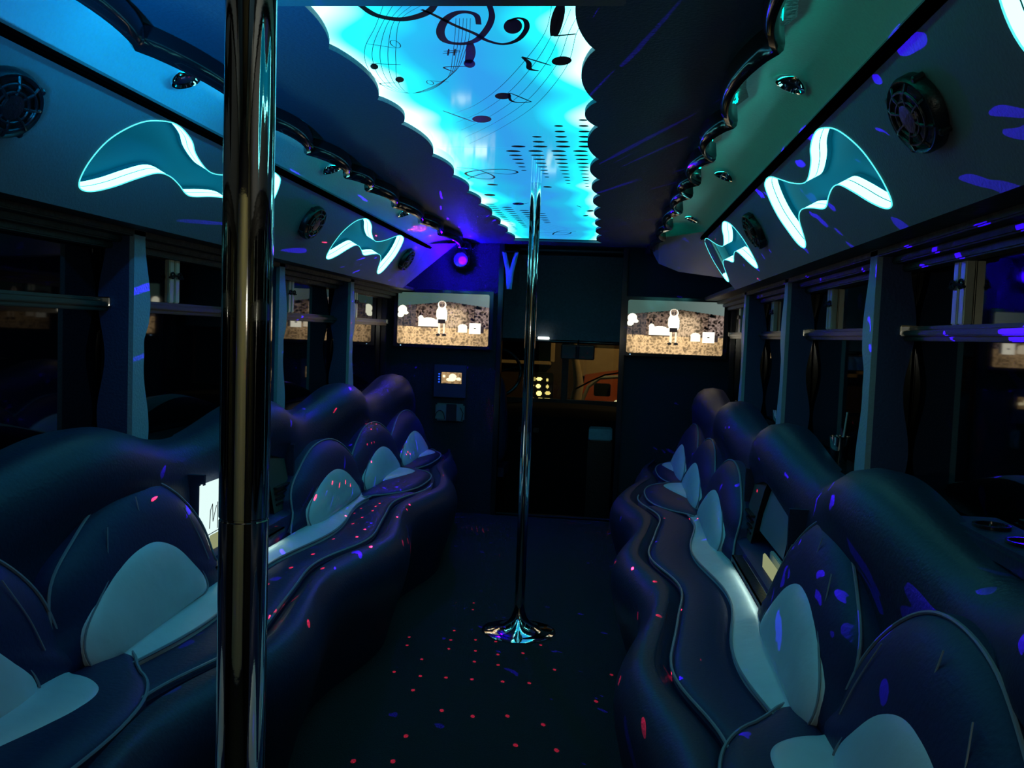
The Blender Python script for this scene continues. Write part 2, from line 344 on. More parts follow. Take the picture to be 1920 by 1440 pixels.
def bench(s, sn):
    root = empty('perimeter_bench', (0, 0, 0), 'long %s bench, navy wavy back with pale petal cushions, under the %s windows' % (sn, sn), 'bench', 'long benches facing each other')
    Y0, Y1 = .15, 6.16
    # base with rounded front pad
    rows = []
    for y in np.linspace(Y0, Y1, 170):
        f, p = f_(y), p1(y)
        w = p-f
        pr = [(f+.09,0),(f+.075,.06),(f+.045,.16),(f+.012,.27),(f,.35),(f+.008,.40),(f+.03,.437),(f+w*.42,.462),(f+w*.68,.463),(p-.035,.456),(p-.012,.440),(p+.01,.425),(p+.05,.42),(1.0,.42),(1.20,.42)]
        pr = smooth_line([(a, z, 0) for a, z in pr], 3)
        rows.append([(s*q.x, y, q.y) for q in pr])
    grid('seat_base', rows, navy_roll, root)
    # long pads with seams, between the shells
    strip('middle_pad', p1, lambda y: p2(y)+.004, 1.75, 4.52, .440, .020, navy, root, s, .32)
    strip('pale_seat_pad', p2, lambda y: .872, 1.96, 4.40, .452, .024, pale, root, s, .72, taper=.28)
    strip('middle_pad', p1, lambda y: .87, 4.25, 6.1, .428, .014, navy, root, s, .4)
    for fn, a, b in ((p1, 1.80, 4.75), (p2, 1.95, 4.30)):
        MB().tube([(s*fn(y), y, .457) for y in np.linspace(a, b, 90)], .0042, 6).make('piping', pipe, root)
    # backrest with rolling top; the niche is cut out
    N0, N1 = 2.74, 3.56
    rows = []; ysn = sorted(list(np.linspace(Y0, Y1, 150))+[N0-.001, N0, N1, N1+.001])
    for y in ysn:
        w = rw(y); zt = .955+.048*w; dx = -.030*w
        zb = .42
        if N0 <= y <= N1: zb = .735+.065*math.sin(PI*(y-N0)/(N1-N0))
        pr = [(1.132,zt-.09),(1.128,zt-.04),(1.115+dx*.3,zt-.010),(1.07+dx*.6,zt),(1.025+dx,zt-.010),(.990+dx,zt-.035),(.966+dx,zt-.075),(.955+dx,zt-.125),(.955+dx*.8,zt-.17)]
        zl = pr[-1][1]
        if zb > zl-.02: zb = zl-.02
        al = pr[-1][0]
        for k in range(1, 9):
            t = k/8; z = lerp(zl, zb, t); q = (zl-z)/(zl-.42)
            a = lerp(al, backa(z)+.035, min(1, q*2.4)**.8) if q < 1 else backa(z)+.035
            pr.append((a, z))
        if N0 <= y <= N1: pr.append((pr[-1][0]+.05, pr[-1][1]+.015))
        else: pr.append((pr[-1][0]+.01, pr[-1][1]-.01))
        rows.append([(s*a, y, z) for a, z in pr])
    grid('backrest_roll', rows, navy_roll, root)
    # ledge behind the roll with cup-holder wells
    MB().box(*sorted((s*1.10, s*1.215)), Y0, Y1, .86, .905, .004).make('window_ledge', blackg, root)
    tr = box('cup_tray', (*sorted((s*1.085, s*1.21)), 1.15, 1.98, .905, .945), navy_roll, root, .008)
    for k in range(5):
        MB().lathe([(.0,.0),(.036,.0),(.036,.006),(.030,.006),(.029,.001),(0,.001)], 20, (s*1.145, 1.26+k*.15, .9455)).make('cup_well', blackg, tr)
    # shells
    units = [(.42,0), (1.22,1), (2.03,2), (3.62,3), (4.47,4), (5.30,5)]
    for y0, idx in units:
        k = .95 if idx >= 4 else 1
        k = 1.20 if idx >= 3 else 1; kz = .82 if idx >= 3 else 1
        def mb_(u, v, h, y0=y0, k=k, kz=kz): v = .44+(v-.44)*kz; return (s*(backa(v)-h), y0+u*k, v)
        c, P = pad('back_cushion', ARCH, mb_, .060, navy, root, skirt=.05)
        MB().tube([mb_(p.x, p.y, .012) for p in P], .0042, 6, closed=True).make('piping', pipe, c)
        def mp_(u, v, h, y0=y0, k=k, kz=kz): v = .455+(v-.455)*kz; return (s*(backa(v)-.045-h), y0+u*k, v)
        k = 1.12 if idx >= 3 else 1
        q, P = pad('petal', PETAL, mp_, .034, pale, c, skirt=.035); q['label'] = 'pale petal-shaped cushion'
        MB().tube([mp_(p.x, p.y, .006) for p in P], .0028, 6, closed=True).make('piping', pipe, c)
        if idx < 3: quilt(c, mb_)
        if idx in (0, 1, 4, 5):
            k = .95 if idx >= 4 else 1
            ka = .60 if idx == 5 else 1
            def ml_(a, dy, h, y0=y0, k=k, ka=ka): a = .87-(.87-a)*ka; return (s*a, y0+dy*k, .452+h)
            c2, P = pad('seat_cushion', LOBE, ml_, .034, navy, root, skirt=.04)
            MB().tube([ml_(p.x, p.y, .008) for p in P], .0042, 6, closed=True).make('piping', pipe, c2)
            def mf_(a, dy, h, y0=y0, k=k, ka=ka): a = .87-(.87-a)*(ka+.12 if ka < 1 else 1); return (s*a, y0+dy*k, .478+h)
            q, P = pad('petal', LEAF, mf_, .020, pale, c2, skirt=.03); q['label'] = 'pale leaf-shaped seat inset'
    # niche box between the second and third shells
    MB().box(*sorted((s*1.10, s*1.12)), N0, N1, .44, .86).box(*sorted((s*.93, s*1.12)), N0-.015, N0, .44, .80).box(*sorted((s*.93, s*1.12)), N1, N1+.015, .44, .80).make('niche_lining', navy_roll, root, smooth=False)
    grid('console_face', [[(s*.880,y,.44),(s*.878,y,.50),(s*.888,y,.535),(s*.91,y,.548),(s*1.10,y,.548)] for y in np.linspace(N0-.12, N1-.02, 12)], navy, root)
    grid('console_panel', [[(s*a, y, z) for a, z in ((.955,.60),(.965,.66),(.99,.75),(1.02,.82))] for y in np.linspace(2.90, 3.34, 8)], mat('console_grey', (.20,.23,.27), .5), root)
    grid('console_panel', [[(s*a, y, z) for a, z in ((.925,.55),(.945,.66),(.965,.75),(.99,.82))] for y in np.linspace(3.34, 3.54, 8)], mat('console_olive', (.06,.075,.06), .5), root)
    v = MB()
    for k in range(4): v.box(*sorted((s*.925, s*.945)), 3.37, 3.52, .575+k*.022, .583+k*.022, .002)
    v.make('vent_slat', black, root)
    MB().box(*sorted((s*.844, s*.880)), 2.64, 3.24, .520, .526).box(*sorted((s*.844, s*.8475)), 2.64, 3.24, .508, .526).make('light_cover', black, root)  # added cover: hides the light strip and sends its glow downward
    box('lit_strip', (*sorted((s*.850, s*.866)), 2.66, 3.22, .514, .5195), emis('niche_strip_glow', (.75,1,.85), 5), root)
    box('slot_panel', (*sorted((s*.905, s*.915)), 2.74, 2.98, .551, .600), emis('slot_glow', (.50,.55,.28), .55), root, .003)
    MB().box(*sorted((s*.935, s*1.09)), 2.78, 3.02, .55, .565, .003).box(*sorted((s*.935, s*.95)), 2.78, 3.02, .565, .60, .003).make('ice_tray_rim', cream, root)
    return root
bench(-1, 'left'); bench(1, 'right')

# lit sign in the left niche
r = empty('lit_sign', (-.935, 2.80, .555), 'small bright white lit panel with scribbled black lines, in left bench niche', 'sign', rot=(0,0,0))
box('sign_panel', (-.006,.006,-.085,.17,0,.215), emis('sign_glow', (.75,.95,.92), 1.05), r, .004)
m = MB()
for L in ([(-.08,.06),(-.075,.12),(-.06,.14),(-.055,.08),(-.03,.13)], [(-.02,.05),(-.02,.14)], [(0,.06),(.02,.12),(.03,.05)], [(-.10,.04),(.04,.045)]):
    m.tube([(.0065, y+.05, z) for y, z in L], .0016, 5)
m.make('scribble', ink, r)

# ================================================================= CEILING LIGHT PANEL
def panelmat():
    m = bpy.data.materials.new('backlit_acrylic'); m.use_nodes = True; nt = m.node_tree; N = nt.nodes; K = nt.links
    b = N['Principled BSDF']; b.inputs['Base Color'].default_value = (.02,.16,.22,1); b.inputs['Roughness'].default_value = .06
    g = N.new('ShaderNodeNewGeometry'); sp = N.new('ShaderNodeSeparateXYZ'); K.new(g.outputs['Position'], sp.inputs[0])
    def mth(op, a, b2=None, c=None):
        n = N.new('ShaderNodeMath'); n.operation = op
        for i, x in enumerate((a, b2, c)):
            if x is None: continue
            if isinstance(x, (int, float)): n.inputs[i].default_value = x
            else: K.new(x, n.inputs[i])
        return n.outputs[0]
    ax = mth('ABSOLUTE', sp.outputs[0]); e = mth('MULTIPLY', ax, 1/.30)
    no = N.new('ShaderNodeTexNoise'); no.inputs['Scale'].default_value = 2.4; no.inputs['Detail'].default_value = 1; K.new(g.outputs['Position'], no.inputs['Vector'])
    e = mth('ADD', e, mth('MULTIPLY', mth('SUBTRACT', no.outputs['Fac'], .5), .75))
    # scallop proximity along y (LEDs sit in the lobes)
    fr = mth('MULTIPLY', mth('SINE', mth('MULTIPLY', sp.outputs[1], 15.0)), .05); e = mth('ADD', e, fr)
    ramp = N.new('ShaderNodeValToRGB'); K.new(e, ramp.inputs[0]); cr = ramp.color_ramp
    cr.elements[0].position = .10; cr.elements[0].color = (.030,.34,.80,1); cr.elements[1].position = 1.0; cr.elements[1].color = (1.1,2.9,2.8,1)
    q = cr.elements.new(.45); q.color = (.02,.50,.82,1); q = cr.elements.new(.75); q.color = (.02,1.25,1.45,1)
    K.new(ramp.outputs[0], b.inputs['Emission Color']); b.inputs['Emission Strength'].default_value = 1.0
    return m
root = empty('ceiling_light_panel', (0, 3.8, 1.945), 'long glowing cyan ceiling light panel printed with black music notes', 'ceiling light')
lp = MB()
pl = panelmat()
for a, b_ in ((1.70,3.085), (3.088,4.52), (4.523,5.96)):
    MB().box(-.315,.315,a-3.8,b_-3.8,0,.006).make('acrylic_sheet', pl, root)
ZP = -.0012
def flat_line(mb, pts, w, z=ZP):
    P = [Vector((p[0], p[1]-3.8, z)) for p in smooth_line([(a, b, 0) for a, b in pts], 6)]; V = []; F = []
    n = len(P)
    for i, p in enumerate(P):
        t = (P[min(i+1, n-1)]-P[max(i-1, 0)]).normalized(); q = Vector((t.y, -t.x, 0)); ww = w/2*(.35+.65*math.sin(PI*min(max(i/(n-1), .06), .94))**.5)
        V += [p+q*ww, p-q*ww]
    F = [(2*i, 2*i+1, 2*i+3, 2*i+2) for i in range(n-1)]; mb.add(V, F)
def flat_ell(mb, x, y, rx, ry, rot=0, z=ZP, n=22):
    V = []
    for k in range(n):
        a = 2*PI*k/n; u, v = rx*math.cos(a), ry*math.sin(a); V.append((x+u*math.cos(rot)-v*math.sin(rot), y-3.8+u*math.sin(rot)+v*math.cos(rot), z))
    mb.add(V, [tuple(range(n))])
def ring_ell(mb, x, y, rx, ry, w):
    V = []; n = 24
    for k in range(n):
        a = 2*PI*k/n; V += [(x+rx*math.cos(a), y-3.8+ry*math.sin(a), ZP), (x+(rx-w)*math.cos(a), y-3.8+(ry-w)*math.sin(a), ZP)]
    mb.add(V, [(2*k, 2*k+1, (2*k+3) % (2*n), (2*k+2) % (2*n)) for k in range(n)])
ST = {
's1':(.016,[(-0.167,1.755),(-0.153,1.805),(-0.129,1.828),(-0.1,1.835),(-0.067,1.821),(-0.035,1.792),(-0.015,1.755)]),
'b':(.009,[(-0.047,1.78),(-0.028,1.809),(0.006,1.871),(0.04,1.92),(0.061,1.965),(0.094,1.989),(0.129,1.961),(0.154,1.897),(0.158,1.844),(0.144,1.827),(0.122,1.844)]),
'c':(.013,[(0.057,1.865),(0.06,1.814),(0.044,1.794),(0.018,1.801),(-0.012,1.845),(-0.034,1.915),(-0.032,1.972),(0.002,1.988),(0.038,1.962),(0.071,1.892),(0.091,1.819),(0.094,1.755)]),
'd':(.016,[(0.021,1.984),(0.01,2.058),(-0.007,2.132)]),
'beam':(.018,[(0.235,1.755),(0.223,1.839),(0.211,1.935)]),
'beam2':(.006,[(0.211,1.935),(0.259,1.921)])}
m = MB()
for w, P in ST.values(): flat_line(m, P, w*1.45)
for x, y, rx, ry in [(0.128,1.876,.0195,.046),(-0.004,2.132,.0139,.034)]: flat_ell(m, x, y, rx, ry, .15)
m.make('treble_clef', ink, root)['label'] = 'large black treble clef print'
m = MB()
stv = [[(-0.119,1.755),(-0.17,1.883),(-0.227,2.011),(-0.259,2.13),(-0.271,2.264),(-0.255,2.37),(-0.203,2.398),(-0.141,2.358),(-0.076,2.243),(-0.04,2.099),(-0.006,1.937),(0.015,1.829)],
[(-0.04,1.755),(-0.105,1.84),(-0.155,2.01),(-0.184,2.129),(-0.21,2.244),(-0.221,2.349),(-0.203,2.398),(-0.123,2.317),(-0.044,2.183),(0.001,2.036),(0.026,1.937),(0.045,1.829)]]
for i in range(5): flat_line(m, [(lerp(a[0], b[0], i/4), lerp(a[1], b[1], i/4)) for a, b in zip(*stv)], .0016)
sb = [[(0.217,1.755),(0.193,1.913),(0.131,2.109),(0.044,2.335),(-0.049,2.517),(-0.134,2.622)], [(0.29,1.80),(0.261,1.912),(0.226,2.162),(0.124,2.51),(-0.011,2.799),(-0.144,3.029)]]
for i in range(5): flat_line(m, [(lerp(a[0], b[0], i/4), lerp(a[1], b[1], i/4)) for a, b in zip(*sb)], .0015)
for dy in (2.75,):
    for i in range(5): flat_line(m, [(-lerp(a[0], b[0], i/4), lerp(a[1], b[1], i/4)+dy) for a, b in zip(*sb)], .0015)
m.make('staff_lines', ink, root)
def note(heads, lines, hollow=()):
    m = MB()
    for x, y, rx, ry in heads: flat_ell(m, x, y, rx, ry, .25)
    for x, y, rx, ry in hollow: ring_ell(m, x, y, rx, ry, .0022)
    for P, w in lines: flat_line(m, P, w*1.5)
    return m.make('music_note', ink, root)
note([(0.219,2.107,.023,.036)], [([(0.128,2.076),(0.192,2.142)],.0045), ([(0.129,2.08),(0.14,2.122),(0.138,2.171),(0.159,2.185)],.009)])
note([(0.044,2.417,.022,.034)], [([(0.067,2.385),(0.117,2.473)],.004), ([(0.065,2.385),(0.06,2.456),(0.077,2.48),(0.117,2.473)],.006)])
note([(-0.051,2.678,.029,.045)], [([(-0.153,2.582),(-0.079,2.717)],.004)])
note([(-0.246,2.161,.0099,.025)], [([(-0.251,2.137),(-0.175,2.143)],.003)])
note([(-0.208,2.27,.0113,.027)], [([(-0.214,2.297),(-0.271,2.309),(-0.244,2.345)],.003)])
note([], [([(-0.219,1.989),(-0.158,2.02)],.002)], [(-0.152,1.992,.0115,.027)])
note([], [([(-0.129,2.279),(-0.082,2.287)],.002)], [(-0.133,2.295,.0095,.02)])
note([], [([(-0.01,2.153),(-0.071,2.162),(-0.055,2.197)],.004)])
note([], [([(-0.055,2.057),(-0.011,2.043)],.003), ([(-0.05,2.041),(-0.012,2.033)],.003), ([(-0.046,2.072),(-0.035,2.024)],.003), ([(-0.031,2.072),(-0.02,2.023)],.003)])
note([(-0.218,4.13,.027,.032)], []); note([(-0.109,4.39,.029,.042)], [([(-0.108,4.419),(-0.053,4.352)],.004)])
note([(-0.168,3.844,.024,.018)], []); note([(0.07,3.873,.0196,.019)], []); note([(0.244,4.578,.018,.032)], [([(0.18,4.422),(0.299,4.385)],.003), ([(0.181,4.404),(0.201,4.46)],.005)]); note([(0.217,4.762,.0143,.028)], [])
m = MB(); flat_line(m, [(-0.262,3.468),(-0.188,3.498),(-0.137,3.632),(-0.158,3.704),(-0.216,3.689),(-0.247,3.592),(-0.191,3.521),(-0.079,3.48),(-0.027,3.531),(-0.07,3.585),(-0.162,3.571),(-0.258,3.715)], .010)
m.make('treble_clef', ink, root)
m = MB(); flat_line(m, [(-0.11,5.59),(0.004,5.564),(0.106,5.542),(0.067,5.665),(-0.014,5.684),(0.042,5.482),(0.141,5.478)], .010); m.make('treble_clef', ink, root)
m = MB()
for x, y0, y1 in ((-.003,3.135,3.498), (.077,3.128,3.636), (.158,3.122,3.764), (.235,3.116,3.821)):
    n = int(round((y1-y0)/.0722))+1
    for k in range(n): flat_ell(m, x+(y0+k*.0722-3.12)*.012, y0+k*.0722, .026*(1-.70*(k/(n-.2))**1.3), .016*(1-.5*k/n))
for x, y0, y1 in ((.023,3.051,3.055), (.099,2.9,3.051), (.178,2.75,3.045), (.255,2.67,3.04)):
    n = int(round((y1-y0)/.0735))+1
    for k in range(n): flat_ell(m, x, y1-k*.0735, .025*(1-.55*(k/max(n, 1))), .016*(1-.4*k/max(n, 1)))
m.make('equalizer_dots', ink, root)['kind'] = 'stuff'
m = MB()
for i, x in enumerate((-.255,-.18,-.10,-.02)):
    for k in range(15-3*i): flat_ell(m, x+k*.002, 4.42+k*.0735+i*.1, .026*(1-.04*k), .015, n=14)
m.make('equalizer_dots', ink, root)['kind'] = 'stuff'

# ================================================================= DOWNLIGHTS, SPEAKERS
dl0 = None
def copy_tree(o, parent=None):
    c = o.copy(); COL.objects.link(c); c.parent = parent
    if parent: c.matrix_parent_inverse = o.matrix_parent_inverse.copy()
    for ch in list(o.children): copy_tree(ch, c)
    return c
proto = empty('downlight', (0,0,0), group='small chrome downlights in the cove')
MB().lathe([(.026,-.006),(.030,-.012),(.037,-.011),(.042,-.004),(.043,.004),(.026,.004)], 36).make('chrome_ring', chrome, proto)
MB().lathe([(0,-.003),(.015,-.0045),(.026,-.003),(.026,.003),(0,.003)], 28).make('lens', mat('frosted_lens', (.6,.75,.75), .15, emit=(.3,.8,.85), es=.12), proto)
spots = [(-1,2.235,'left cove downlight nearest the thick pole, brightest chrome ring'), (-1,3.47,'middle chrome downlight of the left cove'), (-1,4.75,'farthest chrome downlight of the left cove'),
         (1,2.228,'right cove downlight nearest the camera, chrome ring'), (1,3.45,'middle chrome downlight of the right cove'), (1,4.69,'farthest chrome downlight of the right cove')]
for i, (s, y, lab) in enumerate(spots):
    o = proto if i == 0 else copy_tree(proto)
    o.location = (s*.772, y, 1.932); o.rotation_euler = (0, s*math.radians(22), 0); tag(o, lab, 'downlight')
def make_speaker():
    r = empty('speaker', (0,0,0), group='oval black speakers on the soffits')
    MB().lathe([(.78,0),(1,0),(1,.16),(.93,.24),(.84,.22),(.80,.12)], 40, sx=.100, sy=.076).make('basket', black, r)
    for ch in r.children:
        for v in ch.data.vertices: v.co.z *= .10
    m = MB(); m.lathe([(.82,.010),(.70,.006),(.40,-.012),(.22,-.014)], 32, sx=.100, sy=.076).make('cone', mat('speaker_cone', (.014,.014,.018), .45), r)
    MB().lathe([(.24,.006),(.18,.016),(.08,.022),(0,.024)], 20, sx=.1, sy=.1).make('tweeter', blackg, r)
    g = MB()
    for k in range(8):
        a = 2*PI*k/8+.2; g.tube([(.024*math.cos(a), .022*math.sin(a), .026), (.058*math.cos(a), .046*math.sin(a), .030), (.088*math.cos(a), .067*math.sin(a), .022)], .0036, 6)
    for q in (.45, .68): g.tube([(.100*q*math.cos(a), .076*q*math.sin(a), .028) for a in np.linspace(0, 2*PI, 33)[:-1]], .0030, 6, closed=True)
    g.lathe([(.030,.024),(.028,.030),(0,.032)], 16)
    g.make('grille', black, r)
    for sx_, sy_ in ((1,1),(1,-1),(-1,1),(-1,-1)): MB().lathe([(.008,0),(.008,.018),(.005,.021),(0,.021)], 12, (sx_*.072, sy_*.052, 0)).make('mounting_lug', black, r)
    return r
spk = make_speaker()
for i, (s, y, lab) in enumerate([(-1,1.735,'oval black speaker cut off at the left picture edge'), (-1,3.665,'oval black speaker between the two left neon recesses'), (-1,5.45,'oval black speaker at far end of left soffit by left screen'), (1,1.735,'largest oval black speaker on right soffit, right of bow-shaped neon'), (1,3.55,'oval black speaker between the two right neon recesses')]):
    o = spk if i == 0 else copy_tree(spk)
    p = soffit_pt(s, y, .195, .001); nrm = Vector((s*-.8679, 0, -.4955)); yv = Vector((0, 1, 0)); xv = yv; zv = nrm; y2 = zv.cross(xv)
    R = Matrix((xv, y2, zv)).transposed().to_4x4(); o.matrix_world = Matrix.Translation(p) @ R; tag(o, lab, 'speaker')

# ================================================================= POLES
def pole(x, y, lab, r=.0225, joint=None):
    root = empty('dance_pole', (x, y, 0), lab, 'pole', 'chrome poles from floor to ceiling')
    MB().lathe([(r,.02),(r,1.944)] if not joint else [(r*.995,.02),(r*.995,joint-.001),(r*.96,joint),(r*.96,joint+.0015),(r,joint+.0025),(r,1.944)], 48).make('shaft', chrome, root)
    MB().lathe([(.160,0),(.161,.003),(.155,.006),(.125,.009),(.095,.015),(.068,.027),(.047,.045),(.034,.066),(.026,.092),(.0228,.12),(.0228,.135)], 56).make('base_flange', chrome, root)
    return root
pole(.028, 3.78, 'slender looking far chrome pole with round floor flange in the aisle')
nearpole = pole(.0326, .775, 'thick near chrome pole crossing the left of the picture', joint=1.12)
nearpole.rotation_euler.y = -.0065

# ================================================================= SCREENS
def paint_tv(u, v, rng):
    n = min(1, max(0, rng)); k = (n-.5)*1.2
    g = n*n
    def el(x, y, rx, ry): return ((u-x)/rx)**2+((v-y)/ry)**2 < 1
    if v > .84-.10*abs(u-.55)*2: c = np.array((.05,.10,.085))+.16*max(0, u-.35)
    elif v > .335+.05*max(0, .25-u):
        c = np.array((.13,.085,.06))*(.35+1.5*g+.6*k)+np.array((.5,.36,.20))*max(0, 1-((u-.60)/.20)**2-((v-.52)/.34)**2)*(.5+g)
        if u < .20: c = c*.45+np.array((.03,.03,.035))
        if u > .84: c = c+np.array((.10,.09,.10))*g
        if abs(u-.84) < .006: c = c*.4
        c = c*(1-.75*sstep(.66, .84, v))
    else:
        c = np.array((.95,.62,.30))*(.35+.55*n+.5*g)*(1-.45*sstep(.6, 1, u))*(1-.35*sstep(.12, 0, u))*(.75+.6*v)
    W_ = np.array((2.2,2.0,1.5))
    if el(.05,.66,.048,.085) or el(.03,.56,.035,.05) or el(.085,.60,.03,.035): c = W_
    if abs(u-.062) < .004 and .30 < v < .53: c = np.array((.03,.03,.03))
    if (.23 < u < .45 and .35 < v < .49) or el(.255,.51,.028,.05) or el(.34,.49,.07,.03): c = W_*.95
    if .23 < u < .47 and .325 < v < .35: c = np.array((.06,.04,.03))
    if el(.715,.36,.052,.06) or (.665 < u < .765 and .25 < v < .37): c = np.array((1.6,1.35,.95))
    if .79 < u < .91 and .24 < v < .44: c = np.array((2.0,1.9,1.5)) if not el(.85,.34,.014,.014) else np.array((.05,.05,.05))
    if .91 < u < .95 and .25 < v < .38: c = np.array((.04,.03,.03))
    if el(.483,.66,.048,.13) or el(.445,.60,.022,.11) or el(.525,.58,.020,.12) or (.45 < u < .52 and .48 < v < .62): c = W_
    if el(.483,.775,.046,.075): c = W_*.9
    if el(.483,.785,.036,.062): c = np.array((.35,.25,.18))
    if el(.470,.77,.008,.032) or el(.496,.77,.008,.032): c = np.array((.05,.04,.04))
    if .443 < u < .525 and .415 < v < .50: c = np.array((.025,.02,.02))
    if (.448 < u < .472 or .500 < u < .522) and .21 < v < .415: c = np.array((1.5,1.15,.75))
    if el(.448,.195,.024,.026) or el(.516,.195,.024,.026): c = np.array((.02,.02,.02))
    return c*1.0
def screen_mesh(name, w, h, y, parent, paint, nx=220, ny=124, st=1.0):
    rs = np.random.RandomState(3)
    a = rs.rand(ny//2+2, nx//2+2); A = np.kron(a, np.ones((2,2)))[:ny+1, :nx+1]; b = rs.rand(ny//5+2, nx//5+2); B = np.kron(b, np.ones((5,5)))[:ny+1, :nx+1]
    def vn(cy, cx):
        g = rs.rand(ny//cy+3, nx//cx+3); yy, xx = np.mgrid[0:ny+1, 0:nx+1]; fy, fx = yy/cy, xx/cx; iy, ix = fy.astype(int), fx.astype(int); fy -= iy; fx -= ix
        fy = fy*fy*(3-2*fy); fx = fx*fx*(3-2*fx)
        return (g[iy,ix]*(1-fx)+g[iy,ix+1]*fx)*(1-fy)+(g[iy+1,ix]*(1-fx)+g[iy+1,ix+1]*fx)*fy
    Nn = 1-abs(2*(.62*vn(7, 6)+.38*vn(3, 3))-1)*1.5
    xs = np.linspace(-w/2, w/2, nx+1); zs = np.linspace(0, h, ny+1)
    V = [(x, y, z) for z in zs for x in xs]; F = [(j*(nx+1)+i, j*(nx+1)+i+1, (j+1)*(nx+1)+i+1, (j+1)*(nx+1)+i) for j in range(ny) for i in range(nx)]
    me = bpy.data.meshes.new(name); me.from_pydata(V, [], F)
    at = me.color_attributes.new('picture', 'FLOAT_COLOR', 'POINT')
    arr = np.ones((len(V), 4), np.float32)
    for j in range(ny+1):
        for i in range(nx+1): arr[j*(nx+1)+i, :3] = np.clip(paint(i/nx, j/ny, Nn[j, i]), 0, 2)
    at.data.foreach_set('color', arr.ravel())
    m = bpy.data.materials.new('screen_picture'); m.use_nodes = True; N = m.node_tree.nodes; b = N['Principled BSDF']
    b.inputs['Base Color'].default_value = (.01,.01,.01,1); b.inputs['Roughness'].default_value = .08
    q = N.new('ShaderNodeAttribute'); q.attribute_name = 'picture'; m.node_tree.links.new(q.outputs['Color'], b.inputs['Emission Color']); b.inputs['Emission Strength'].default_value = st
    me.materials.append(m); o = bpy.data.objects.new(name, me); COL.objects.link(o); o.parent = parent; return o
tv = empty('television', (-.80, YF-.03, 1.20), 'left wall screen showing a person in a white top', 'television', 'wall screens either side of the doorway')
V, F = plate([[(-.355,-.022),(.355,-.022),(.355,.388),(-.355,.388)], [(-.316,0),(.316,0),(.325,.004),(.328,.012),(.328,.354),(.325,.362),(.316,.366),(-.316,.366),(-.325,.362),(-.328,.354),(-.328,.012),(-.325,.004)]], .018)
new('bezel', [(v.x, .006+v.z, v.y) for v in V], F, blackg, tv, smooth=False)
box('housing', (-.35,.35,.013,.03,-.02,.386), black, tv, .004)
screen_mesh('screen', .656, .366, .004, tv, paint_tv, st=1.05)
MB().lathe([(0,-.002),(.004,-.002),(.004,.002),(0,.002)], 12, (-.30,-.006,-.012), 'y').make('power_light', emis('power_led', (.4,.7,1), 1.2), tv)
tv2 = copy_tree(tv); tv2.location = (.825, YF-.03, 1.20); tv2['label'] = 'right wall screen showing a person in a white top'

# control unit
r = empty('control_unit', (-.73, YF-.02, .86), 'small wall control display with blue keys below left screen', 'control panel')
V, F = plate([[(-.12,-.03),(.11,-.03),(.11,.20),(-.12,.20)], [(-.068,.068),(.078,.068),(.078,.148),(-.068,.148)]], .02)
new('housing', [(v.x, v.z, v.y) for v in V], F, mat('unit_housing', (.025,.03,.07), .45), r, smooth=False)
def paint_s(u, v, n):
    c = np.array((.35,.22,.10))*(.4+n)
    for x, y, rx, ry in ((.55,.55,.20,.33), (.12,.65,.07,.12), (.85,.42,.12,.14), (.45,.35,.22,.16)):
        if ((u-x)/rx)**2+((v-y)/ry)**2 < 1: c = np.array((1.6,1.35,.8))
    return c
screen_mesh('screen', .146, .080, -.004, r, paint_s, 40, 22).location = (.005, 0, .068)
for k in range(4): MB().box(-.090,-.078,-.014,-.008,.072+k*.019,.082+k*.019,.002).make('key', emis('key_glow', (.02,.10,1), 1.2), r)
r = empty('wall_recess_box', (-.73, YF-.02, .66), 'pale twin-opening box with dark slot and looped cable under the control display', 'box')
box('back_plate', (-.105,.105,-.006,.015,0,.125), cream, r, .012); r.children[0].data.materials[0] = mat('dim_cream', (.16,.19,.18), .5)
box('dark_slot', (-.025,.050,-.012,.0,.003,.122), black, r, .002)
MB().tube([(-.07+.035*math.cos(a), -.010, .012+.062*math.sin(a)) for a in np.linspace(0, PI*.9, 14)], .003, 6).make('cable', rubber, r)
MB().tube([(.075, -.010, .10), (.098, -.012, .06), (.085, -.010, .004)], .003, 6).make('cable', rubber, r)

# grab straps
def strap(x, y, z, ry, lab):
    r = empty('grab_strap', (x, y, z), lab, 'strap', 'pale blue hanging straps')
    m = MB()
    for q in (-1, 1): m.tube([(.0, 0, -.26), (q*.012, 0, -.14), (q*.045, 0, 0)], [.018,.016,.014], 6, flat=.25, up=(0,1,0))
    m.make('webbing', strapm, r); MB().tube([(-.05,0,0), (.05,0,0)], .007, 8).make('hanger', black, r)
    r.rotation_euler.z = ry; return r
strap(-.335, YF-.05, 1.87, 0, 'pale blue V-shaped strap hanging at the left doorway post')

# laser projector lamp
LP = Vector((-.675, 6.075, 1.80))
r = empty('laser_projector', (LP.x, LP.y+.03, LP.z), 'round violet glowing laser projector on the front wall above left screen', 'lamp')
box('housing', (-.055,.055,.0,.09,-.055,.055), bulk, r, .02)
MB().lathe([(.050,-.012),(.054,-.006),(.054,.004),(.044,.004),(.044,-.008)], 32, (0,0,0), 'y').make('lens_ring', blackg, r)
MB().lathe([(.042,-.003),(.03,-.008),(0,-.010)], 28, (0,0,0), 'y').make('lens', emis('laser_lens', (.42,.30,1), 10), r)

